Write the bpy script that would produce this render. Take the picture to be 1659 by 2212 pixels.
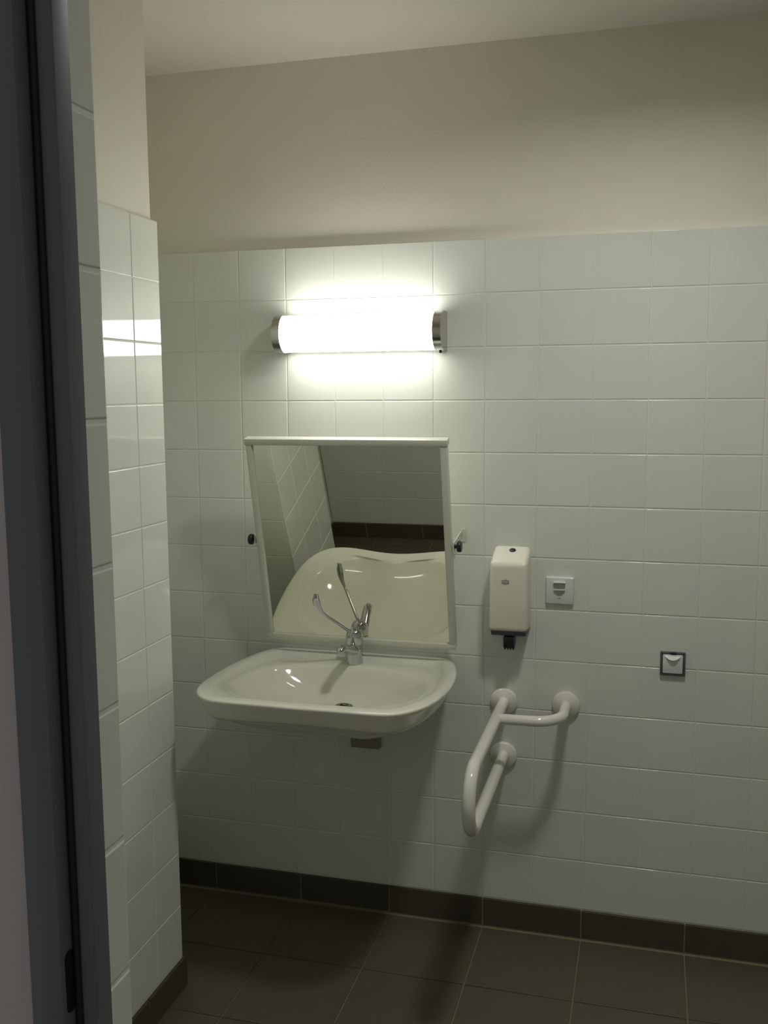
import bpy, bmesh, math, random
from mathutils import Vector, Matrix
random.seed(4)
for o in list(bpy.data.objects):
    bpy.data.objects.remove(o)
scene = bpy.context.scene
col = scene.collection
W, H = 1659, 2212

# ------------------------------------------------------------------ camera
# world: X along the washbasin wall, Y into that wall (tile face at Y = 0), Z up (floor 0), metres
F_PX = 2102.12
CAM = Vector((1.0711, -2.8074, 1.6372))
YAW, PITCH, ROLL = -0.26703, -0.12376, -0.00712
fwd = Vector((math.sin(YAW)*math.cos(PITCH), math.cos(YAW)*math.cos(PITCH), math.sin(PITCH)))
rgt = Vector((math.cos(YAW), -math.sin(YAW), 0))
upv = rgt.cross(fwd)
r2 = rgt*math.cos(ROLL) + upv*math.sin(ROLL)
u2 = -rgt*math.sin(ROLL) + upv*math.cos(ROLL)
cd = bpy.data.cameras.new('camera')
cam = bpy.data.objects.new('camera', cd)
col.objects.link(cam)
m = Matrix((r2, u2, -fwd)).transposed().to_4x4()
m.translation = CAM
cam.matrix_world = m
cd.sensor_fit = 'HORIZONTAL'
cd.sensor_width = 36
cd.lens = 36*F_PX/W
cd.clip_start = 0.02
scene.camera = cam

# ------------------------------------------------------------------ light, exposure
LAMP_STRENGTH = 12.8
CEILING_STRENGTH = 104.0
CEILING_COLOR = (1.0, 0.995, 0.92, 1)
LAMP_COLOR = (1.0, 0.99, 0.93, 1)
world = bpy.data.worlds.new('world')
scene.world = world
world.use_nodes = True
bg = world.node_tree.nodes['Background']
bg.inputs[0].default_value = (1.0, 0.97, 0.95, 1)      # dim corridor light
bg.inputs[1].default_value = 0.16
vs = scene.view_settings
vs.view_transform = 'Standard'
vs.look = 'None'
vs.gamma = 1
vs.exposure = 0.16
vs.use_curve_mapping = False

# ------------------------------------------------------------------ materials
def mat(name, color, rough=0.5, metal=0.0, noise=0.0, nscale=20.0, bump=0.0, bscale=60.0,
        spec=0.5, rand=0.0, coat=0.0, emit=None, estr=0.0, rnoise=0.0):
    mt = bpy.data.materials.new(name)
    mt.use_nodes = True
    nt = mt.node_tree
    b = nt.nodes['Principled BSDF']
    b.inputs['Base Color'].default_value = (*color, 1)
    b.inputs['Roughness'].default_value = rough
    b.inputs['Metallic'].default_value = metal
    b.inputs['Specular IOR Level'].default_value = spec
    b.inputs['Coat Weight'].default_value = coat
    b.inputs['Coat Roughness'].default_value = 0.05
    tc = nt.nodes.new('ShaderNodeTexCoord')
    last = None
    if noise:
        n = nt.nodes.new('ShaderNodeTexNoise')
        n.inputs['Scale'].default_value = nscale
        n.inputs['Detail'].default_value = 5
        nt.links.new(tc.outputs['Object'], n.inputs['Vector'])
        mx = nt.nodes.new('ShaderNodeMix')
        mx.data_type = 'RGBA'
        mx.inputs[6].default_value = (*[c*(1-noise) for c in color], 1)
        mx.inputs[7].default_value = (*[min(1, c*(1+noise)) for c in color], 1)
        nt.links.new(n.outputs['Fac'], mx.inputs[0])
        last = mx.outputs[2]
    if rand:
        oi = nt.nodes.new('ShaderNodeObjectInfo')
        mr = nt.nodes.new('ShaderNodeMapRange')
        mr.inputs[3].default_value = 1-rand
        mr.inputs[4].default_value = 1+rand
        nt.links.new(oi.outputs['Random'], mr.inputs[0])
        hs = nt.nodes.new('ShaderNodeHueSaturation')
        hs.inputs['Color'].default_value = (*color, 1)
        if last:
            nt.links.new(last, hs.inputs['Color'])
        nt.links.new(mr.outputs[0], hs.inputs['Value'])
        last = hs.outputs[0]
    if last:
        nt.links.new(last, b.inputs['Base Color'])
    if rnoise:
        n3 = nt.nodes.new('ShaderNodeTexNoise')
        n3.inputs['Scale'].default_value = 9
        nt.links.new(tc.outputs['Object'], n3.inputs['Vector'])
        m3 = nt.nodes.new('ShaderNodeMapRange')
        m3.inputs[3].default_value = max(0.02, rough-rnoise)
        m3.inputs[4].default_value = rough+rnoise
        nt.links.new(n3.outputs['Fac'], m3.inputs[0])
        nt.links.new(m3.outputs[0], b.inputs['Roughness'])
    if bump:
        n2 = nt.nodes.new('ShaderNodeTexNoise')
        n2.inputs['Scale'].default_value = bscale
        n2.inputs['Detail'].default_value = 4
        nt.links.new(tc.outputs['Object'], n2.inputs['Vector'])
        bp = nt.nodes.new('ShaderNodeBump')
        bp.inputs['Strength'].default_value = bump
        bp.inputs['Distance'].default_value = 0.002
        nt.links.new(n2.outputs['Fac'], bp.inputs['Height'])
        nt.links.new(bp.outputs['Normal'], b.inputs['Normal'])
    if emit:
        b.inputs['Emission Color'].default_value = emit
        b.inputs['Emission Strength'].default_value = estr
    return mt

M = {
    'paint': mat('wall_paint', (0.81, 0.785, 0.67), 0.75, noise=0.03, nscale=6, bump=0.15, bscale=180),
    'ceil': mat('ceiling_paint', (0.74, 0.70, 0.62), 0.8, noise=0.02, nscale=5, bump=0.1, bscale=150),
    'corridor': mat('corridor_paint', (0.62, 0.58, 0.56), 0.75, noise=0.03, nscale=6, bump=0.15, bscale=150),
    'tile': mat('white_glazed_tile', (0.758, 0.780, 0.708), 0.055, rand=0.012, noise=0.01, nscale=3, bump=0.012, bscale=9, rnoise=0.01),
    'grout': mat('wall_grout', (0.765, 0.778, 0.69), 0.8, noise=0.05, nscale=60),
    'floor': mat('brown_floor_tile', (0.112, 0.095, 0.067), 0.45, rand=0.06, noise=0.12, nscale=35, bump=0.1, bscale=120),
    'skirt': mat('brown_skirting_tile', (0.078, 0.066, 0.047), 0.5, rand=0.05, noise=0.10, nscale=35, bump=0.1, bscale=120),
    'fgrout': mat('floor_grout', (0.24, 0.22, 0.14), 0.85, noise=0.1, nscale=60),
    'ceramic': mat('sanitary_ceramic', (0.81, 0.82, 0.72), 0.07, coat=0.3),
    'chrome': mat('chrome', (0.62, 0.62, 0.64), 0.07, metal=1.0, noise=0.02),
    'brushed': mat('lamp_chrome', (0.50, 0.49, 0.47), 0.16, metal=1.0, noise=0.03),
    'dark': mat('black_plastic', (0.012, 0.012, 0.018), 0.35, noise=0.05),
    'darkgrey': mat('dark_grey_plastic', (0.09, 0.095, 0.12), 0.4, noise=0.05),
    'plastic': mat('white_plastic', (0.83, 0.82, 0.70), 0.22, noise=0.01),
    'plate': mat('white_switch_plastic', (0.74, 0.74, 0.74), 0.3, noise=0.01),
    'lens': mat('grey_sensor_lens', (0.38, 0.40, 0.38), 0.25, noise=0.03),
    'emblem': mat('grey_emblem', (0.33, 0.33, 0.28), 0.4, noise=0.05),
    'emblem2': mat('grey_emblem_light', (0.48, 0.48, 0.42), 0.4, noise=0.05),
    'wlac': mat('white_lacquered_frame', (0.66, 0.67, 0.58), 0.3, noise=0.01),
    'mirror': mat('mirror_glass', (0.82, 0.83, 0.72), 0.006, metal=1.0),
    'bar': mat('white_coated_tube', (0.83, 0.825, 0.76), 0.10, noise=0.01, coat=0.3),
    'steel': mat('grey_painted_steel', (0.138, 0.154, 0.172), 0.40, noise=0.05, nscale=8),
    'rubber': mat('black_rubber', (0.010, 0.010, 0.011), 0.6, noise=0.05),
    'hole': mat('black_hole', (0.004, 0.004, 0.004), 0.8, noise=0.05),
    'trap': mat('dull_grey_metal', (0.30, 0.275, 0.24), 0.4, metal=0.2, noise=0.05),
    'drain': mat('drain_metal', (0.20, 0.20, 0.18), 0.3, metal=0.8, noise=0.05),
    'downlight': mat('downlight_diffuser', (0.8, 0.8, 0.78), 0.4, emit=CEILING_COLOR, estr=CEILING_STRENGTH, noise=0.01),
    'lamp': mat('opal_lamp_diffuser', (0.8, 0.8, 0.78), 0.4, emit=LAMP_COLOR, estr=LAMP_STRENGTH, noise=0.01),
}

# ------------------------------------------------------------------ helpers
def link(name, me, material, parent=None, smooth=False):
    o = bpy.data.objects.new(name, me)
    col.objects.link(o)
    if material and not me.materials:
        me.materials.append(material)
    if parent:
        o.parent = parent
    if smooth:
        for p in me.polygons:
            p.use_smooth = True
    return o

def from_bm(name, bm, material, parent=None, smooth=False, angle=None):
    bmesh.ops.recalc_face_normals(bm, faces=bm.faces)
    me = bpy.data.meshes.new(name)
    bm.to_mesh(me)
    bm.free()
    o = link(name, me, material, parent, smooth or angle is not None)
    if angle is not None:
        me.set_sharp_from_angle(angle=math.radians(angle))
    return o

def box_bm(bm, lo, hi):
    x0, y0, z0 = lo
    x1, y1, z1 = hi
    v = [bm.verts.new(c) for c in ((x0, y0, z0), (x1, y0, z0), (x1, y1, z0), (x0, y1, z0),
                                   (x0, y0, z1), (x1, y0, z1), (x1, y1, z1), (x0, y1, z1))]
    for f in ((0, 3, 2, 1), (4, 5, 6, 7), (0, 1, 5, 4), (1, 2, 6, 5), (2, 3, 7, 6), (3, 0, 4, 7)):
        bm.faces.new([v[i] for i in f])

def boxes(name, bs, material, parent=None):
    bm = bmesh.new()
    for lo, hi in bs:
        box_bm(bm, lo, hi)
    return from_bm(name, bm, material, parent)

def rbox(name, lo, hi, material, parent=None, bevel=0.003, seg=3, keep_back=None):
    bm = bmesh.new()
    box_bm(bm, lo, hi)
    es = list(bm.edges)
    if keep_back is not None:      # leave the edges on the plane y = keep_back sharp
        es = [e for e in es if not all(abs(v.co.y-keep_back) < 1e-6 for v in e.verts)]
    bmesh.ops.bevel(bm, geom=es, offset=bevel, segments=seg, profile=0.5, affect='EDGES')
    return from_bm(name, bm, material, parent, angle=35)

def extrude_x(bm, prof, x0, x1):
    a = [bm.verts.new((x0, y, z)) for y, z in prof]
    b = [bm.verts.new((x1, y, z)) for y, z in prof]
    n = len(prof)
    for i in range(n):
        j = (i+1) % n
        bm.faces.new((a[i], a[j], b[j], b[i]))
    bm.faces.new(a[::-1])
    bm.faces.new(b)
    return a, b

def tube_bm(bm, pts, rad, seg=20, caps=True, flat=None):
    pts = [Vector(p) for p in pts]
    n = len(pts)
    tang = []
    for i in range(n):
        a = pts[max(0, i-1)]
        b = pts[min(n-1, i+1)]
        tang.append((b-a).normalized())
    nrm = tang[0].orthogonal().normalized()
    if flat is not None:
        nrm = (flat[0]-tang[0]*flat[0].dot(tang[0])).normalized()
    rings = []
    for i in range(n):
        if i:
            nrm = (nrm - tang[i]*nrm.dot(tang[i])).normalized()
        bi = tang[i].cross(nrm)
        r = rad[i] if isinstance(rad, (list, tuple)) else rad
        ra, rb = (r if isinstance(r, tuple) else (r, r))
        rings.append([bm.verts.new(pts[i] + nrm*ra*math.cos(2*math.pi*k/seg) + bi*rb*math.sin(2*math.pi*k/seg))
                      for k in range(seg)])
    for i in range(n-1):
        for k in range(seg):
            l = (k+1) % seg
            bm.faces.new((rings[i][k], rings[i][l], rings[i+1][l], rings[i+1][k]))
    if caps:
        bm.faces.new(rings[0][::-1])
        bm.faces.new(rings[-1])

def tube(name, pts, rad, material, parent=None, seg=20, flat=None):
    bm = bmesh.new()
    tube_bm(bm, pts, rad, seg, flat=flat)
    return from_bm(name, bm, material, parent, angle=50)

def lathe(name, prof, origin, axis, material, parent=None, seg=32, caps=True):
    # prof: list of (radius, distance along axis)
    axis = Vector(axis).normalized()
    a = axis.orthogonal().normalized()
    b = axis.cross(a)
    o = Vector(origin)
    bm = bmesh.new()
    rings = []
    for r, h in prof:
        if r < 1e-6:
            rings.append([bm.verts.new(o+axis*h)])
        else:
            rings.append([bm.verts.new(o+axis*h+a*r*math.cos(2*math.pi*k/seg)+b*r*math.sin(2*math.pi*k/seg)) for k in range(seg)])
    for i in range(len(rings)-1):
        A, B = rings[i], rings[i+1]
        for k in range(seg):
            l = (k+1) % seg
            if len(A) == 1 and len(B) == 1:
                continue
            if len(A) == 1:
                bm.faces.new((A[0], B[k], B[l]))
            elif len(B) == 1:
                bm.faces.new((A[k], A[l], B[0]))
            else:
                bm.faces.new((A[k], A[l], B[l], B[k]))
    if caps and len(rings[0]) > 1:
        bm.faces.new(rings[0][::-1])
    if caps and len(rings[-1]) > 1:
        bm.faces.new(rings[-1])
    return from_bm(name, bm, material, parent, angle=40)

def fillet_path(pts, radii, n=12):
    pts = [Vector(p) for p in pts]
    out = [pts[0]]
    for i in range(1, len(pts)-1):
        p, a, b = pts[i], pts[i-1], pts[i+1]
        r = radii[i-1]
        d1 = (a-p).normalized()
        d2 = (b-p).normalized()
        ang = d1.angle(d2)
        t = r/math.tan(ang/2)
        c = p + (d1+d2).normalized()*(r/math.sin(ang/2))
        s, e = p+d1*t, p+d2*t
        va, vb = s-c, e-c
        tot = va.angle(vb)
        for k in range(n+1):
            f = k/n
            out.append(c + (va*math.sin((1-f)*tot)+vb*math.sin(f*tot))/math.sin(tot))
    out.append(pts[-1])
    return out

def empty(name, loc, label, cat, group=None, rot=None):
    o = bpy.data.objects.new(name, None)
    col.objects.link(o)
    o.empty_display_size = 0.05
    o.location = loc
    if rot:
        o.rotation_euler = rot
    o['label'] = label
    o['category'] = cat
    if group:
        o['group'] = group
    return o

def struct(o, label=None, cat=None):
    o['kind'] = 'structure'
    if label:
        o['label'] = label
    if cat:
        o['category'] = cat
    return o

def to_local(o):
    """children of a placed Empty are modelled in world coordinates: cancel the parent's transform"""
    bpy.context.view_layer.update()
    for c in o.children:
        c.matrix_parent_inverse = o.matrix_world.inverted()

# ------------------------------------------------------------------ tiles
PIT = 0.152                 # wall tile pitch
JT = 0.0024                 # wall joint
HS = 0.0884                 # top of the skirting
ROWS = [HS + PIT*k for k in range(14)]
TOPZ = ROWS[-1]
CEIL = 2.598
_cache = {}
def tile_mesh(w, h, d, bev, material):
    key = (round(w, 4), round(h, 4), d, bev, material.name)
    if key in _cache:
        return _cache[key]
    x, z = w/2, h/2
    lv = [(0.0, d), (0.0, bev), (bev*0.293, bev*0.293), (bev, 0.0)]     # (inset, depth y)
    phi = [90, 90, 45, 0]
    out = [(0, -1), (1, 0), (0, 1), (-1, 0)]
    N = []
    V, Fc = [], []
    for ins, y in lv:
        V += [(-x+ins, y, -z+ins), (x-ins, y, -z+ins), (x-ins, y, z-ins), (-x+ins, y, z-ins)]
    for r in range(len(lv)-1):
        for k in range(4):
            a, b = r*4+k, r*4+(k+1) % 4
            Fc.append((a, b, b+4, a+4))
            for q in (r, r, r+1, r+1):
                sn, cs = math.sin(math.radians(phi[q])), math.cos(math.radians(phi[q]))
                N.append((out[k][0]*sn, -cs, out[k][1]*sn))
    N += [(0, -1, 0)]*4
    n = (len(lv)-1)*4
    Fc.append((n, n+1, n+2, n+3))
    me = bpy.data.meshes.new('tile')
    me.from_pydata(V, [], Fc)
    me.materials.append(material)
    me.update()
    for p in me.polygons:
        p.use_smooth = True
    me.normals_split_custom_set(N)
    _cache[key] = me
    return me

def cuts(a, b, phase, pitch):
    c = [a]
    k = math.ceil((a-phase)/pitch - 1e-6)
    while phase+k*pitch < b-0.012:
        v = phase+k*pitch
        if v > a+0.012:
            c.append(v)
        k += 1
    c.append(b)
    return c

UP = Vector((0, 0, 1))
def tile_field(parent, inward, face, a, b, phase, zcuts, material, pitch=PIT, joint=JT, depth=0.007, bev=0.0022,
               name='tile', tilt=0.0016, stuff=False):
    """tiles on an upright face; a..b range along the world axis that runs along the wall"""
    inward = Vector(inward)
    u = inward.cross(UP)
    along_x = abs(u.x) > 0.5
    cs = cuts(a, b, phase, pitch) if not isinstance(phase, list) else phase
    R = Matrix((u, inward, UP)).transposed().to_4x4()
    bmj = bmesh.new() if stuff else None
    for i in range(len(cs)-1):
        for j in range(len(zcuts)-1):
            w = cs[i+1]-cs[i]-joint
            h = zcuts[j+1]-zcuts[j]-joint
            c = (cs[i]+cs[i+1])/2
            z = (zcuts[j]+zcuts[j+1])/2
            p = Vector((c, face, z)) if along_x else Vector((face, c, z))
            me = tile_mesh(w, h, depth, bev, material)
            T = Matrix.Translation(p) @ R @ Matrix.Rotation(random.uniform(-tilt, tilt), 4, 'X') @ Matrix.Rotation(random.uniform(-tilt, tilt), 4, 'Z')
            if stuff:
                t2 = me.copy()
                t2.transform(T)
                bmj.from_mesh(t2)
                bpy.data.meshes.remove(t2)
            else:
                o = bpy.data.objects.new(name, me)
                col.objects.link(o)
                o.parent = parent
                o.matrix_basis = T
    if stuff:
        me = bpy.data.meshes.new('tile_field')
        bmj.to_mesh(me)
        bmj.free()
        o = link('tile_field', me, material, parent)
        o['kind'] = 'stuff'

# ------------------------------------------------------------------ room shell
XL, XR = -0.510, 2.65        # tile faces of the side walls
YF = -1.900                  # tile face of the door wall (room side)
YO = -2.045                  # corridor side of the door wall
PB = 0.013                   # tiles stand this far proud of the plaster
GB = 0.0014                  # grout recess behind the tile face
DX0, DX1 = 0.526, 1.46       # tiled reveals of the doorway
DZ = 2.16

# floor
fl = struct(boxes('floor', [((XL-0.2, -4.2, -0.10), (XR+0.2, 0.15, -0.003))], M['fgrout']),
            'dark brown square-tiled washroom floor with pale joints', 'floor')
FX = [0.0165+0.2972*k for k in range(-3, 11)]
FY = [-0.019-0.302*k for k in range(0, 9)]
def floor_tile(x0, x1, y0, y1):
    w, h = x1-x0-0.004, y1-y0-0.004
    o = bpy.data.objects.new('floor_tile', tile_mesh(w, h, 0.008, 0.0012, M['floor']))
    col.objects.link(o)
    o.parent = fl
    T = Matrix.Translation(((x0+x1)/2, (y0+y1)/2, 0)) @ Matrix.Rotation(random.uniform(-.0008, .0008), 4, 'Y') @ Matrix.Rotation(-math.pi/2, 4, 'X')
    o.matrix_basis = T
fxs = [x for x in FX if XL < x < XR]
fxs = [XL] + fxs + [XR]
fys = [y for y in FY if y > -2.9]
for i in range(len(fxs)-1):
    for j in range(len(fys)-1):
        if fxs[i+1]-fxs[i] > 0.03:
            floor_tile(fxs[i], fxs[i+1], fys[j+1], fys[j])

struct(boxes('ceiling', [((XL-0.2, YF-0.4, CEIL), (XR+0.2, 0.2, CEIL+0.12))], M['ceil']),
       'plain off-white painted ceiling', 'ceiling')

# back wall
wb = struct(boxes('wall_back', [((XL-0.2, PB, -0.05), (XR+0.2, PB+0.12, CEIL))], M['paint']),
            'washbasin wall, square white tiles below and cream paint above', 'wall')
boxes('grout', [((XL, GB, HS-0.01), (XR, PB+0.002, TOPZ))], M['grout'], wb)
tile_field(wb, (0, 1, 0), 0.0, XL, XR, 0.0, ROWS, M['tile'])

# left wall with its square duct casing (pier)
PX, PY0, PY1 = -0.140, -0.943, -0.523      # pier tile faces
wl = struct(boxes('wall_left', [((XL-PB-0.12, YF-0.1, -0.05), (XL-PB, PB+0.1, CEIL)),
                                ((XL-PB-0.01, PY0+PB, -0.05), (PX-PB, PY1-PB, CEIL))], M['paint']),
            'left wall with a white-tiled boxed pier and cream paint above', 'wall')
g = GB
boxes('grout', [((XL-PB-0.002, YF, HS-0.01), (XL-g, PY0+PB, TOPZ)),
                ((XL-PB-0.002, PY1-PB, HS-0.01), (XL-g, 0.0, TOPZ)),
                ((XL-PB, PY0+g, HS-0.01), (PX-g, PY1-g, TOPZ))], M['grout'], wl)
side_cuts = [PY0, -0.812, -0.660, PY1]
tile_field(wl, (-1, 0, 0), PX, 0, 0, side_cuts, ROWS, M['tile'])
tile_field(wl, (0, -1, 0), PY1, XL, PX-0.0075, PX-0.0075, ROWS, M['tile'])
tile_field(wl, (0, 1, 0), PY0, XL, PX-0.0075, PX-0.0075, ROWS, M['tile'])
tile_field(wl, (-1, 0, 0), XL, YF, PY0, PY0, ROWS, M['tile'])
tile_field(wl, (-1, 0, 0), XL, PY1, 0.0, 0.0, ROWS, M['tile'])

# right wall (outside the picture)
wr = struct(boxes('wall_right', [((XR+PB, YF-0.1, -0.05), (XR+PB+0.12, PB+0.1, CEIL))], M['paint']),
            'right wall, white tiles below and cream paint above', 'wall')
boxes('grout', [((XR+g, YF, HS-0.01), (XR+PB+0.002, 0.0, TOPZ))], M['grout'], wr)
tile_field(wr, (1, 0, 0), XR, YF, 0.0, 0.0, ROWS, M['tile'], stuff=True)

# door wall: left part, lintel, right part
wf = struct(boxes('wall_front', [((XL-0.9, YO, -0.05), (DX0-PB, YF-PB, CEIL)),
                                 ((DX0-PB, YO, DZ), (DX1+PB, YF-PB, CEIL)),
                                 ((DX1+PB, YO, -0.05), (XR+0.6, YF-PB, CEIL))], M['corridor']),
            'wall with the doorway, tiled on the washroom side and painted outside', 'wall')
boxes('plaster', [((XL-0.1, YF-PB-0.001, TOPZ), (DX0-PB, YF-PB+0.001, CEIL)),
                  ((DX0-PB, YF-PB-0.001, DZ), (DX1+PB, YF-PB+0.001, CEIL)),
                  ((DX1+PB, YF-PB-0.001, TOPZ), (XR+0.1, YF-PB+0.001, CEIL))], M['paint'], wf)
boxes('grout', [((XL, YF-PB-0.002, HS-0.01), (DX0-PB-0.002, YF-g, TOPZ)),
                ((DX0-PB-0.002, -2.012, 0), (DX0-g, YF-g, TOPZ)),
                ((DX1+PB+0.002, YF-PB-0.002, HS-0.01), (XR, YF-g, TOPZ)),
                ((DX1+g, -2.012, 0), (DX1+PB+0.002, YF-g, TOPZ))], M['grout'], wf)
tile_field(wf, (0, -1, 0), YF, XL, DX0-0.0075, XL, ROWS, M['tile'])
tile_field(wf, (-1, 0, 0), DX0, -2.010, YF, [-2.010, YF], [0.0]+ROWS, M['tile'], bev=0.003, joint=0.004)
tile_field(wf, (0, -1, 0), YF, DX1+0.0075, XR, DX1, ROWS, M['tile'], stuff=True)
tile_field(wf, (1, 0, 0), DX1, -2.010, YF, [-2.010, YF], [0.0]+ROWS, M['tile'], stuff=True)

# skirting tiles
def skirting(name, label, runs):
    sk = None
    bm = bmesh.new()
    T = 0.008
    for inward, face, a, b, ph in runs:
        iv = Vector(inward)
        if abs(iv.y) > 0.5:
            lo = (a, min(face+iv.y*-T*0.8, face+iv.y*0.003), -0.003)
            hi = (b, max(face+iv.y*-T*0.8, face+iv.y*0.003), HS-0.006)
        else:
            lo = (min(face-iv.x*T*0.8, face+iv.x*0.003), a, -0.003)
            hi = (max(face-iv.x*T*0.8, face+iv.x*0.003), b, HS-0.006)
        box_bm(bm, lo, hi)
    sk = struct(from_bm(name, bm, M['fgrout']), label, 'skirting')
    for inward, face, a, b, ph in runs:
        iv = Vector(inward)
        f = face - (iv.y if abs(iv.y) > 0.5 else iv.x)*T
        tile_field(sk, inward, f, a, b, ph, [0.0, HS], M['skirt'], pitch=0.2972, joint=0.0035, depth=0.009, bev=0.0012, name='skirting_tile', tilt=0.0006)
    return sk
skirting('baseboard_back', 'dark brown skirting tiles along the washbasin wall', [((0, 1, 0), 0.0, XL, XR, 0.0165)])
skirting('baseboard_left', 'dark brown skirting tiles around the tiled pier',
         [((-1, 0, 0), PX, PY0-0.01, PY1+0.01, -0.722), ((0, -1, 0), PY1, XL, PX, PX), ((0, 1, 0), PY0, XL, PX, PX),
          ((-1, 0, 0), XL, YF, PY0-0.01, YF), ((-1, 0, 0), XL, PY1+0.01, 0.0, 0.0)])
skirting('baseboard_front', 'dark brown skirting tiles along the door wall', [((0, -1, 0), YF, XL+0.01, DX0, -0.033)])
skirting('baseboard_right', 'dark brown skirting tiles along the right wall', [((1, 0, 0), XR, YF, -0.01, -0.01)])

# ------------------------------------------------------------------ steel door frame
def jamb_profile(s, xa):
    # plan outline (x measured towards the opening from xa), corridor side first
    P = [(-0.036, -2.046), (-0.036, -2.058), (-0.033, -2.061), (-0.004, -2.061), (-0.001, -2.0600), (0.0, -2.057),
         (0.0, -2.0385), (0.018, -2.0385), (0.0205, -2.0375), (0.0215, -2.035), (0.0215, -2.012), (-0.020, -2.012), (-0.020, -2.046)]
    return [(xa+s*x, y) for x, y in P]
def extrude_z(name, prof, z0, z1, material, parent):
    bm = bmesh.new()
    a = [bm.verts.new((x, y, z0)) for x, y in prof]
    b = [bm.verts.new((x, y, z1)) for x, y in prof]
    n = len(prof)
    for i in range(n):
        j = (i+1) % n
        bm.faces.new((a[i], a[j], b[j], b[i]))
    bm.faces.new(a[::-1])
    bm.faces.new(b)
    return from_bm(name, bm, material, parent, angle=50)
dr = bpy.data.objects.new('door_1', None)
col.objects.link(dr)
dr.location = (0.548, -2.04, 0)
struct(dr, 'dark grey painted steel door frame with rebate and latch slot', 'door frame')
JX0, JX1 = 0.548, 1.438
extrude_z('jamb', jamb_profile(1, JX0), 0.0, 2.14, M['steel'], dr)
extrude_z('jamb', jamb_profile(-1, JX1), 0.0, 2.14, M['steel'], dr)
boxes('frame_head', [((JX0-0.036, -2.061, 2.12), (JX1+0.036, -2.046, 2.157)), ((JX0-0.02, -2.0385, 2.10), (JX1+0.02, -2.012, 2.157)),
                     ((JX0-0.02, -2.046, 2.12), (JX1+0.02, -2.0385, 2.157))], M['steel'], dr)
tube('door_seal', [(JX0+0.004, -2.0405, 0.0), (JX0+0.004, -2.0405, 2.10)], 0.0035, M['rubber'], dr, seg=10)
# latch slot: rounded dark recess in the rebate face
bm = bmesh.new()
pr = []
for k in range(24):
    t = 2*math.pi*k/24
    cy = 0.0075*math.cos(t)
    cz = 0.0075*math.sin(t) + (0.024 if math.sin(t) >= 0 else -0.024)
    pr.append((cy, cz))
extrude_x(bm, [(-2.0475+y, 1.078+z) for y, z in pr], JX0-0.006, JX0+0.0006)
from_bm('latch_slot', bm, M['hole'], dr)
bpy.context.view_layer.update()
for c in dr.children:
    c.matrix_parent_inverse = dr.matrix_world.inverted()

# ------------------------------------------------------------------ washbasin
SX = 0.229
out_half = [(0.0, 0.0), (0.12, 0.0), (0.215, -0.001), (0.258, -0.006), (0.285, -0.024), (0.308, -0.070), (0.326, -0.14), (0.336, -0.21), (0.340, -0.28),
            (0.338, -0.36), (0.329, -0.44), (0.314, -0.50), (0.291, -0.545), (0.258, -0.578), (0.218, -0.592), (0.165, -0.593),
            (0.115, -0.587), (0.06, -0.580), (0.0, -0.577)]
ctrl = out_half + [(-x, y) for x, y in out_half[-2:0:-1]]
def catmull(P, n=14):
    o = []
    N = len(P)
    for i in range(N):
        p0, p1, p2, p3 = (Vector(P[(i+k-1) % N]) for k in range(4))
        for k in range(n):
            t = k/n
            o.append(0.5*((2*p1)+(p2-p0)*t+(2*p0-5*p1+4*p2-p3)*t*t+(3*p1-p0-3*p2+p3)*t**3))
    return o
poly = catmull([Vector((x, y)) for x, y in ctrl])
CY = -0.30
def radius_at(ang):
    d = Vector((math.cos(ang), math.sin(ang)))
    best = 0
    c = Vector((0, CY))
    for i in range(len(poly)):
        a, b = poly[i]-c, poly[(i+1) % len(poly)]-c
        e = b-a
        den = d.x*e.y-d.y*e.x
        if abs(den) < 1e-9:
            continue
        t = (a.x*e.y-a.y*e.x)/den
        s = (a.x*d.y-a.y*d.x)/den
        if -1e-6 <= s <= 1+1e-6 and t > best:
            best = t
    return best
NA = 144
ANG = [2*math.pi*k/NA for k in range(NA)]
RO = [radius_at(a) for a in ANG]
def inset_pts(ins):
    """outline moved inwards along its own normal"""
    P = [Vector((RO[k]*math.cos(ANG[k]), CY+RO[k]*math.sin(ANG[k]))) for k in range(NA)]
    o = []
    for k in range(NA):
        t = (P[(k+1) % NA]-P[k-1]).normalized()
        n = Vector((-t.y, t.x))
        o.append(P[k]+n*ins)
    return o
def ell(k, cx, cy, a, b, p):
    c, s = math.cos(ANG[k]), math.sin(ANG[k])
    r = (abs(c/a)**p+abs(s/b)**p)**(-1/p)
    return Vector((cx+r*c, cy+r*s))
def smooth01(t):
    t = max(0, min(1, t))
    return t*t*(3-2*t)
wbn = empty('washbasin', (SX, 0, 0.72), 'wide white ceramic wheelchair-accessible washbasin with concave front edge, wall-mounted below the mirror', 'washbasin')
rings = []
def add_ring(pts, z, front=0.0):
    rings.append([(p.x+SX, p.y, z+front*smooth01((-p.y-0.30)/0.22)+(0.007*smooth01((-p.y-0.12)/0.42)+0.007*smooth01((-p.y-0.30)/0.27)*smooth01(abs(p.x)/0.20))*smooth01((z-0.76)/0.06)) for p in pts])
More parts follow.
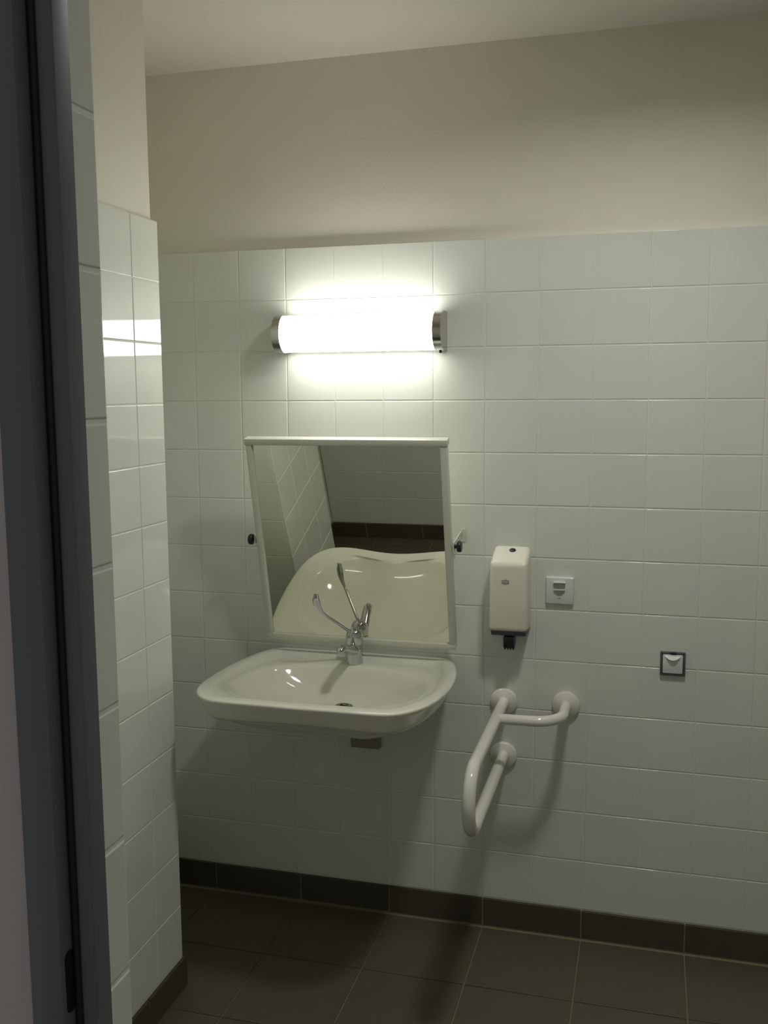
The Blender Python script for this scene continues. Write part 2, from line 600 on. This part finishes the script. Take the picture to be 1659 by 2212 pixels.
# underside, from the middle outwards
DY = -0.190
for s, z in ((0.10, 0.698), (0.30, 0.699), (0.46, 0.705), (0.60, 0.720), (0.74, 0.743), (0.84, 0.763), (0.90, 0.775)):
    P = inset_pts(0.03)
    add_ring([Vector((p.x*s, DY-0.02+(p.y-DY+0.02)*s)) for p in P], z)
for ins, z in ((0.062, 0.782), (0.044, 0.7825), (0.033, 0.785), (0.026, 0.791), (0.020, 0.800), (0.012, 0.813), (0.006, 0.823), (0.0022, 0.8300),
               (0.0008, 0.8335), (0.0018, 0.8362), (0.0048, 0.8382), (0.0105, 0.8392), (0.020, 0.8394), (0.033, 0.8390)):
    add_ring(inset_pts(ins), z)
def fr(y):           # 0 at the wall ledge, 1 towards the front
    return smooth01((-y-0.03)/0.16)
I6 = inset_pts(0.040)
I7 = inset_pts(0.046)
add_ring(I6, 0.8355, 0.0028)
add_ring(I7, 0.8275, 0.0095)
# bowl lip: wide oval that reaches the rim at the sides and front, leaves a ledge behind
def lip(k, grow, base):
    e = ell(k, 0, -0.335, 0.279+grow, 0.228+grow, 2.35)
    # express both as polar radius about (0, CY)
    q_ = base[k]
    de, dq = (e-Vector((0, -0.335))).length, (q_-Vector((0, -0.335))).length
    return e
LIPS = []
for grow in (0.004, -0.002, -0.010):
    L = []
    for k in range(NA):
        a = ANG[k]
        d = Vector((math.cos(a), math.sin(a)))
        # intersection of the polar ray from (0, CY) with the lip oval (centre (0,-0.335))
        lo, hi = 0.02, 0.5
        for _ in range(40):
            mid = (lo+hi)/2
            p = Vector((0, CY))+d*mid
            v = (abs(p.x)/(0.279+grow))**2.35+(abs(p.y+0.335)/(0.228+grow))**2.35
            if v < 1:
                lo = mid
            else:
                hi = mid
        rmax = (I7[k]-Vector((0, CY))).length - (0.004 if grow > 0 else 0.009 if grow > -0.005 else 0.016)
        L.append(Vector((0, CY))+d*(lo**-16+rmax**-16)**(-1/16))
    LIPS.append(L)
add_ring([I7[k]*0.6+LIPS[0][k]*0.4 for k in range(NA)], 0.8262, 0.0092)
add_ring(LIPS[0], 0.8255, 0.0080)
add_ring(LIPS[1], 0.8228, 0.0070)
add_ring(LIPS[2], 0.8130, 0.0060)
B = LIPS[2]
DC = Vector((0, DY))
for s in (0.93, 0.86, 0.78, 0.69, 0.59, 0.48, 0.37, 0.27, 0.18, 0.11):
    sh = 1-s
    c = DC
    z = 0.7255 + (0.8130-0.7255)*s**2.3
    add_ring([c+(p-c)*s for p in B], z)
add_ring([DC+Vector((math.cos(a), math.sin(a)))*0.024 for a in ANG], 0.7262)
add_ring([DC+Vector((math.cos(a), math.sin(a)))*0.022 for a in ANG], 0.712)
bm = bmesh.new()
RV = [[bm.verts.new(p) for p in r] for r in rings]
for i in range(len(RV)-1):
    for k in range(NA):
        l = (k+1) % NA
        bm.faces.new((RV[i][k], RV[i][l], RV[i+1][l], RV[i+1][k]))
bm.faces.new(RV[0][::-1])
bm.faces.new(RV[-1])
from_bm('basin', bm, M['ceramic'], wbn, smooth=True)
lathe('drain', [(0.0, 0.0), (0.012, 0.0), (0.0125, 0.003), (0.020, 0.003), (0.0255, 0.0015), (0.0265, 0.0)], (SX, DY, 0.7262), (0, 0, 1), M['drain'], wbn, seg=28)
to_local(wbn)

# waste pipe and cover plate under the basin
wt = empty('waste_trap', (SX+0.012, 0, 0.54), 'waste pipe with a dull grey wall plate under the washbasin', 'waste trap')
rbox('wall_plate', (SX-0.034, -0.020, 0.536), (SX+0.060, 0.0, 0.628), M['trap'], wt, bevel=0.004)
tube('waste_pipe', fillet_path([(SX, DY, 0.6965), (SX, DY, 0.656), (SX+0.012, -0.015, 0.606)], [0.02]), 0.016, M['plate'], wt)
lathe('collar', [(0.0, 0.0), (0.026, 0.0), (0.027, 0.004), (0.027, 0.018), (0.024, 0.022), (0.0, 0.022)], (SX, DY, 0.6745), (0, 0, 1), M['plate'], wt)
to_local(wt)

# ------------------------------------------------------------------ mixer tap with long lever
FXc, FYc, FZ = SX+0.003, -0.083, 0.8260
tp = empty('mixer_tap', (FXc, FYc, FZ), 'chrome single-lever mixer tap with a long curved clinic lever on the washbasin', 'tap')
lathe('tap_body', [(0.0, 0.0), (0.0245, 0.0), (0.0248, 0.002), (0.0245, 0.006), (0.0242, 0.040), (0.0242, 0.058), (0.0232, 0.0595), (0.0232, 0.0615), (0.0240, 0.063)],
      (FXc, FYc, FZ), (0, 0, 1), M['chrome'], tp)
SW = Vector((-0.035, -0.9994, 0))
sp = [Vector((FXc, FYc, FZ+h))+SW*d for d, h in ((0.004, 0.040), (0.030, 0.047), (0.065, 0.059), (0.098, 0.070), (0.116, 0.0735), (0.127, 0.071), (0.132, 0.065))]
tube('spout', sp, [(0.0190, 0.0175), (0.0170, 0.0150), (0.0150, 0.0130), (0.0140, 0.0120), (0.0135, 0.0115), (0.0120, 0.0100), (0.0085, 0.0070)], M['chrome'], tp, seg=28, flat=(Vector((1, 0, 0)),))
lathe('aerator', [(0.0, 0.0), (0.010, 0.0), (0.0105, 0.001), (0.0105, 0.012), (0.0, 0.012)], (FXc+SW.x*0.116, FYc+SW.y*0.116, FZ+0.0535), (0, -0.2, 1), M['chrome'], tp, seg=20)
cp = lathe('lever_cap', [(0.0, 0.0), (0.0250, 0.0), (0.0262, 0.004), (0.0262, 0.016), (0.0245, 0.028), (0.019, 0.038), (0.010, 0.0435), (0.0, 0.045)],
           (FXc, FYc, FZ+0.0645), (0, -0.14, 1), M['chrome'], tp)
def bez(a, b, c, d, n=8):
    return [(Vector(a)*(1-t)**3+3*Vector(b)*t*(1-t)**2+3*Vector(c)*t*t*(1-t)+Vector(d)*t**3) for t in [k/n for k in range(n+1)]]
R0 = Vector((FXc-0.008, FYc-0.020, FZ+0.100))
R1 = Vector((0.176, -0.172, 0.986))
lp = [R0+(R1-R0)*k/6 for k in range(6)] + bez(R1, (0.163, -0.188, 1.000), (0.150, -0.205, 1.022), (0.156, -0.208, 1.058), 12)
lr = []
for k in range(len(lp)):
    f = k/(len(lp)-1)
    a = 0.0048+0.0062*smooth01((f-0.42)/0.4)
    b = 0.0040
    if f > 0.93:
        a *= 0.72
        b *= 0.8
    lr.append((a, b))
tube('lever', lp, lr, M['chrome'], tp, seg=18, flat=(Vector((1, -0.15, 0.8)),))
lathe('lever_screw', [(0.0, 0.0), (0.0042, 0.0), (0.0042, 0.0012), (0.0, 0.0012)], (FXc-0.0135, FYc-0.0215, FZ+0.084), (-0.53, -0.84, 0.1), M['dark'], tp, seg=14)
to_local(tp)

# ------------------------------------------------------------------ tilting mirror
TILT = math.radians(12.8)
MX = 0.2385
mr = empty('tilting_mirror', (MX, -0.045, 0.880), 'tilted wall mirror in a white frame above the washbasin', 'mirror', rot=(TILT, 0, 0))
HW, MH, FWD = 0.2965, 0.642, 0.019
def rail(name, lo, hi):
    return rbox(name, lo, hi, M['wlac'], mr, bevel=0.0025, seg=2)
rail('frame_rail', (-HW, -0.014, 0.0), (HW, 0.014, FWD))
rail('frame_rail', (-HW-0.003, -0.016, MH-FWD), (HW+0.003, 0.016, MH))
rail('frame_stile', (-HW, -0.014, FWD), (-HW+FWD, 0.014, MH-FWD))
rail('frame_stile', (HW-FWD, -0.014, FWD), (HW, 0.014, MH-FWD))
boxes('mirror_glass', [((-HW+FWD-0.002, -0.006, FWD-0.002), (HW-FWD+0.002, 0.004, MH-FWD+0.002))], M['mirror'], mr)
boxes('back_panel', [((-HW+0.006, 0.0045, 0.006), (HW-0.006, 0.010, MH-0.006))], M['wlac'], mr)
# brackets and knobs, worked in the mirror's own frame
def mloc(X, Y, Z):
    v = Vector((X-MX, Y+0.045, Z-0.880))
    return Matrix.Rotation(-TILT, 3, 'X') @ v
PV = 0.325
Ry = Matrix.Rotation(TILT, 3, 'X') @ Vector((0, 0, PV))
pvY, pvZ = -0.045+Ry.y, 0.880+Ry.z
for s in (-1, 1):
    bx = s*(HW+0.006)
    bm = bmesh.new()
    x0 = MX+bx-0.0013
    prof = [(0.0, pvZ+0.028), (-0.020, pvZ+0.028), (pvY-0.010, pvZ+0.010), (pvY-0.012, pvZ-0.010), (pvY+0.006, pvZ-0.012), (-0.020, pvZ+0.008), (0.0, pvZ+0.008)]
    a, b = extrude_x(bm, prof, x0, x0+0.0026)
    box_bm(bm, (x0 if s > 0 else x0-0.018, -0.003, pvZ-0.004), (x0+0.014 if s > 0 else x0+0.0026, -0.0003, pvZ+0.034))
    for v in bm.verts:
        v.co = mloc(*v.co)
    from_bm('bracket', bm, M['wlac'], mr)
    kp = [(0.0, 0.0), (0.0060, 0.0), (0.0060, 0.007), (0.0150, 0.009), (0.0165, 0.011), (0.0165, 0.018), (0.014, 0.021), (0.0, 0.022)]
    lathe('knob', kp, (bx+s*0.001, 0, PV), (s, 0, 0), M['dark'], mr, seg=14)

# ------------------------------------------------------------------ wall lamp
lm = empty('wall_lamp', (0.2435, 0, 1.807), 'lit white half-round wall lamp with chrome ends above the mirror', 'lamp')
def dprof(r, yb, yc, cz, n=28):
    pts = [(yb, cz-r), (yc, cz-r)]
    for k in range(1, n):
        t = -math.pi/2+math.pi*k/n
        pts.append((yc-r*math.cos(t), cz+r*math.sin(t)))
    pts += [(yc, cz+r), (yb, cz+r)]
    return pts
LX0, LX1, LZ = -0.010, 0.497, 1.807
bm = bmesh.new()
extrude_x(bm, dprof(0.0535, -0.0272, -0.044, LZ), LX0+0.020, LX1-0.020)
from_bm('diffuser', bm, M['lamp'], lm, angle=40)
for a, b in ((LX0, LX0+0.024), (LX1-0.024, LX1)):
    bm = bmesh.new()
    extrude_x(bm, dprof(0.0565, -0.0005, -0.044, LZ), a, b)
    es = [e for e in bm.edges if abs(e.verts[0].co.x-e.verts[1].co.x) < 1e-6 and not all(abs(v.co.y+0.0005) < 1e-6 for v in e.verts)]
    bmesh.ops.bevel(bm, geom=es, offset=0.0025, segments=2, profile=0.5, affect='EDGES')
    from_bm('end_cap', bm, M['brushed'], lm, angle=35)
rbox('base_plate', (LX0+0.010, -0.0270, LZ-0.0530), (LX1-0.010, -0.0003, LZ+0.0530), M['plate'], lm, bevel=0.002)
lathe('screw', [(0.0, 0.0), (0.004, 0.0), (0.004, 0.006), (0.0, 0.007)], (LX1-0.012, -0.040, LZ-0.0565), (0, 0, -1), M['dark'], lm, seg=12)
to_local(lm)

# ------------------------------------------------------------------ ceiling downlight (above the picture's top edge)
LY = -0.87
cl = empty('ceiling_downlight', (1.07, LY, CEIL), 'round downlight with white ring set in the ceiling', 'lamp')
lathe('trim_ring', [(0.100, 0.0), (0.112, 0.0), (0.112, 0.037), (0.108, 0.041), (0.102, 0.041), (0.100, 0.037), (0.100, 0.0)], (1.07, LY, CEIL-0.0005), (0, 0, -1), M['plate'], cl, seg=40, caps=False)
lathe('diffuser', [(0.0, 0.0), (0.099, 0.0), (0.099, 0.004), (0.0, 0.004)], (1.07, LY, CEIL-0.0005), (0, 0, -1), M['downlight'], cl, seg=40)
to_local(cl)

# ------------------------------------------------------------------ soap dispenser
sd = empty('soap_dispenser', (0.692, 0, 0.90), 'white plastic wall soap dispenser with black pump between mirror and sensor switch', 'soap dispenser')
SX0, SX1 = 0.636, 0.7475
bm = bmesh.new()
prof = [(0.0, 0.942), (-0.086, 0.948), (-0.0902, 1.150), (0.0, 1.184)]
a, b = extrude_x(bm, prof, SX0, SX1)
for v in bm.verts:               # body narrows slightly towards the top
    f = (v.co.z-0.944)/0.24
    v.co.x = 0.692+(v.co.x-0.692)*(1.0-0.045*f)
es = [e for e in bm.edges if not all(abs(v.co.y) < 1e-6 for v in e.verts)]
bmesh.ops.bevel(bm, geom=es, offset=0.014, segments=5, profile=0.5, affect='EDGES', clamp_overlap=True)
from_bm('cover', bm, M['plastic'], sd, angle=32)
bm = bmesh.new()
extrude_x(bm, [(-0.004, 0.928), (-0.072, 0.934), (-0.083, 0.950), (-0.004, 0.950)], SX0+0.005, SX1-0.005)
bmesh.ops.bevel(bm, geom=[e for e in bm.edges], offset=0.004, segments=2, profile=0.5, affect='EDGES')
from_bm('base', bm, M['darkgrey'], sd, angle=35)
bm = bmesh.new()
extrude_x(bm, [(-0.036, 0.902), (-0.072, 0.897), (-0.076, 0.932), (-0.032, 0.932)], 0.677, 0.709)
bmesh.ops.bevel(bm, geom=[e for e in bm.edges], offset=0.003, segments=2, profile=0.5, affect='EDGES')
pu = from_bm('pump', bm, M['dark'], sd, angle=35)
for k in range(4):
    boxes('pump_rib', [((0.680+0.008*k, -0.074, 0.894), (0.684+0.008*k, -0.044, 0.900))], M['dark'], pu)
tz = Vector((0, -0.34, 0.94))
bt = lathe('lock_button', [(0.0, -0.002), (0.0095, -0.002), (0.0095, 0.003), (0.007, 0.005), (0.0, 0.006)], (0.695, -0.022, 1.1748), tz, M['dark'], sd, seg=20)
em = boxes('emblem', [((0.6735, -0.0902, 1.0905), (0.6945, -0.0886, 1.1005))], M['emblem'], sd)
bm = bmesh.new()
pe = [(0.6845+0.0068*math.cos(2*math.pi*k/20), 1.0955+0.0068*math.sin(2*math.pi*k/20)) for k in range(20)]
va = [bm.verts.new((x, -0.0905, z)) for x, z in pe]
vb = [bm.verts.new((x, -0.0886, z)) for x, z in pe]
bm.faces.new(va)
for k in range(20):
    bm.faces.new((va[k], va[(k+1) % 20], vb[(k+1) % 20], vb[k]))
from_bm('emblem_disc', bm, M['emblem'], em)
boxes('emblem_band', [((0.6755, -0.0909, 1.0935), (0.6925, -0.0890, 1.0980))], M['emblem2'], em)
to_local(sd)

# ------------------------------------------------------------------ motion sensor switch
ms = empty('sensor_switch', (0.8305, 0, 1.06), 'square white motion-sensor switch plate beside the soap dispenser', 'switch')
rbox('plate', (0.7905, -0.0105, 1.0200), (0.8705, -0.0003, 1.1000), M['plate'], ms, bevel=0.004, keep_back=-0.0003)
def trap_lens(name, x, zt, zb, wt_, wb_, d, material, top=0.0):
    bm = bmesh.new()
    f = [(x-wt_/2, zt), (x+wt_/2, zt), (x+wb_/2, zb), (x-wb_/2, zb)]
    A = [bm.verts.new((px, -0.0103, pz)) for px, pz in f]
    dd = [d, d, d*0.35, d*0.35]
    Bv = [bm.verts.new((px*0.96+x*0.04, -0.0103-dd[i], pz)) for i, (px, pz) in enumerate(f)]
    bm.faces.new(A)
    bm.faces.new(Bv[::-1])
    for i in range(4):
        j = (i+1) % 4
        bm.faces.new((A[i], A[j], Bv[j], Bv[i]))
    return from_bm(name, bm, material, ms)
rbox('sensor_hood', (0.8125, -0.0195, 1.0835), (0.8470, -0.0100, 1.0875), M['plate'], ms, bevel=0.0012)
trap_lens('lens', 0.830, 1.0835, 1.0670, 0.034, 0.030, 0.008, M['lens'])
rbox('lens_divider', (0.8135, -0.0165, 1.0615), (0.8460, -0.0100, 1.0660), M['plate'], ms, bevel=0.0012)
trap_lens('lens', 0.830, 1.0610, 1.0480, 0.030, 0.010, 0.006, M['lens'])
trap_lens('indicator', 0.830, 1.0405, 1.0370, 0.004, 0.013, 0.001, M['lens'])
to_local(ms)

# ------------------------------------------------------------------ flap-covered socket
so = empty('wall_socket', (1.149, 0, 0.865), 'small square wall socket with dark frame and white flap, alone on the tiles', 'socket')
fx0, fx1, fz0, fz1, fw = 1.1150, 1.1835, 0.8300, 0.8985, 0.0065
rbox('surround', (fx0, -0.010, fz0), (fx1, -0.0003, fz0+fw), M['darkgrey'], so, bevel=0.0015, seg=2)
rbox('surround', (fx0, -0.010, fz1-fw), (fx1, -0.0003, fz1), M['darkgrey'], so, bevel=0.0015, seg=2)
rbox('surround', (fx0, -0.010, fz0+fw), (fx0+fw, -0.0003, fz1-fw), M['darkgrey'], so, bevel=0.0015, seg=2)
rbox('surround', (fx1-fw, -0.010, fz0+fw), (fx1, -0.0003, fz1-fw), M['darkgrey'], so, bevel=0.0015, seg=2)
rbox('flap', (fx0+fw+0.0005, -0.0125, fz0+fw+0.0005), (fx1-fw-0.0005, -0.0005, fz1-fw-0.0005), M['plate'], so, bevel=0.0025, keep_back=-0.0005)
# crescent finger lip on the flap
bm = bmesh.new()
n = 14
top, bot, mid = [], [], []
for k in range(n+1):
    t = k/n
    x = 1.1265+0.045*t
    dz = 0.0085*math.sin(math.pi*t)
    top.append(bm.verts.new((x, -0.0122, 0.8885)))
    mid.append(bm.verts.new((x, -0.0122-0.010*math.sin(math.pi*t)-0.0005, 0.8868-dz)))
    bot.append(bm.verts.new((x, -0.0122, 0.8855-dz*1.1)))
for k in range(n):
    bm.faces.new((top[k], top[k+1], mid[k+1], mid[k]))
    bm.faces.new((mid[k], mid[k+1], bot[k+1], bot[k]))
from_bm('finger_lip', bm, M['plate'], so)
lathe('hinge', [(0.0, 0.0), (0.0035, 0.0), (0.0035, 0.018), (0.0, 0.018)], (1.1405, -0.0110, 0.8975), (1, 0, 0), M['dark'], so, seg=14)
to_local(so)

# ------------------------------------------------------------------ grab bar
gb = empty('grab_bar', (0.672, 0, 0.64), 'white tubular U-shaped grab bar with side brace, fixed under the soap dispenser', 'grab bar')
TR = 0.0165
BX = 0.671
zt, zb = 0.7165, 0.5510
yc = -0.508
R = (zt-zb)/2
path = [Vector((BX, -0.012, zt)), Vector((BX, -0.15, zt)), Vector((BX, -0.30, zt)), Vector((BX, -0.42, zt))]
for k in range(0, 33):
    t = math.pi*k/32
    path.append(Vector((BX, yc-R*math.sin(t), (zt+zb)/2+R*math.cos(t))))
path += [Vector((BX, -0.42, zb)), Vector((BX, -0.30, zb)), Vector((BX, -0.15, zb)), Vector((BX, -0.012, zb))]
tube('rail', path, TR, M['bar'], gb, seg=24)
bp = fillet_path([(BX+0.004, -0.165, zt), (0.853, -0.165, zt+0.003), (0.853, -0.012, zt+0.004)], [0.075], 16)
tube('side_brace', bp, 0.0150, M['bar'], gb, seg=24)
fp = [(0.0, 0.0), (0.0400, 0.0), (0.0405, 0.002), (0.0395, 0.009), (0.036, 0.0125), (0.0195, 0.0140), (0.0180, 0.0150), (0.0, 0.0150)]
for x, z in ((BX, zt), (BX, zb), (0.853, zt+0.004)):
    lathe('flange', fp, (x, -0.0004, z), (0, -1, 0), M['bar'], gb, seg=40)
tube('joint_ring', [(BX, -0.095, zb), (BX, -0.100, zb)], TR+0.0006, M['wlac'], gb, seg=24)
to_local(gb)
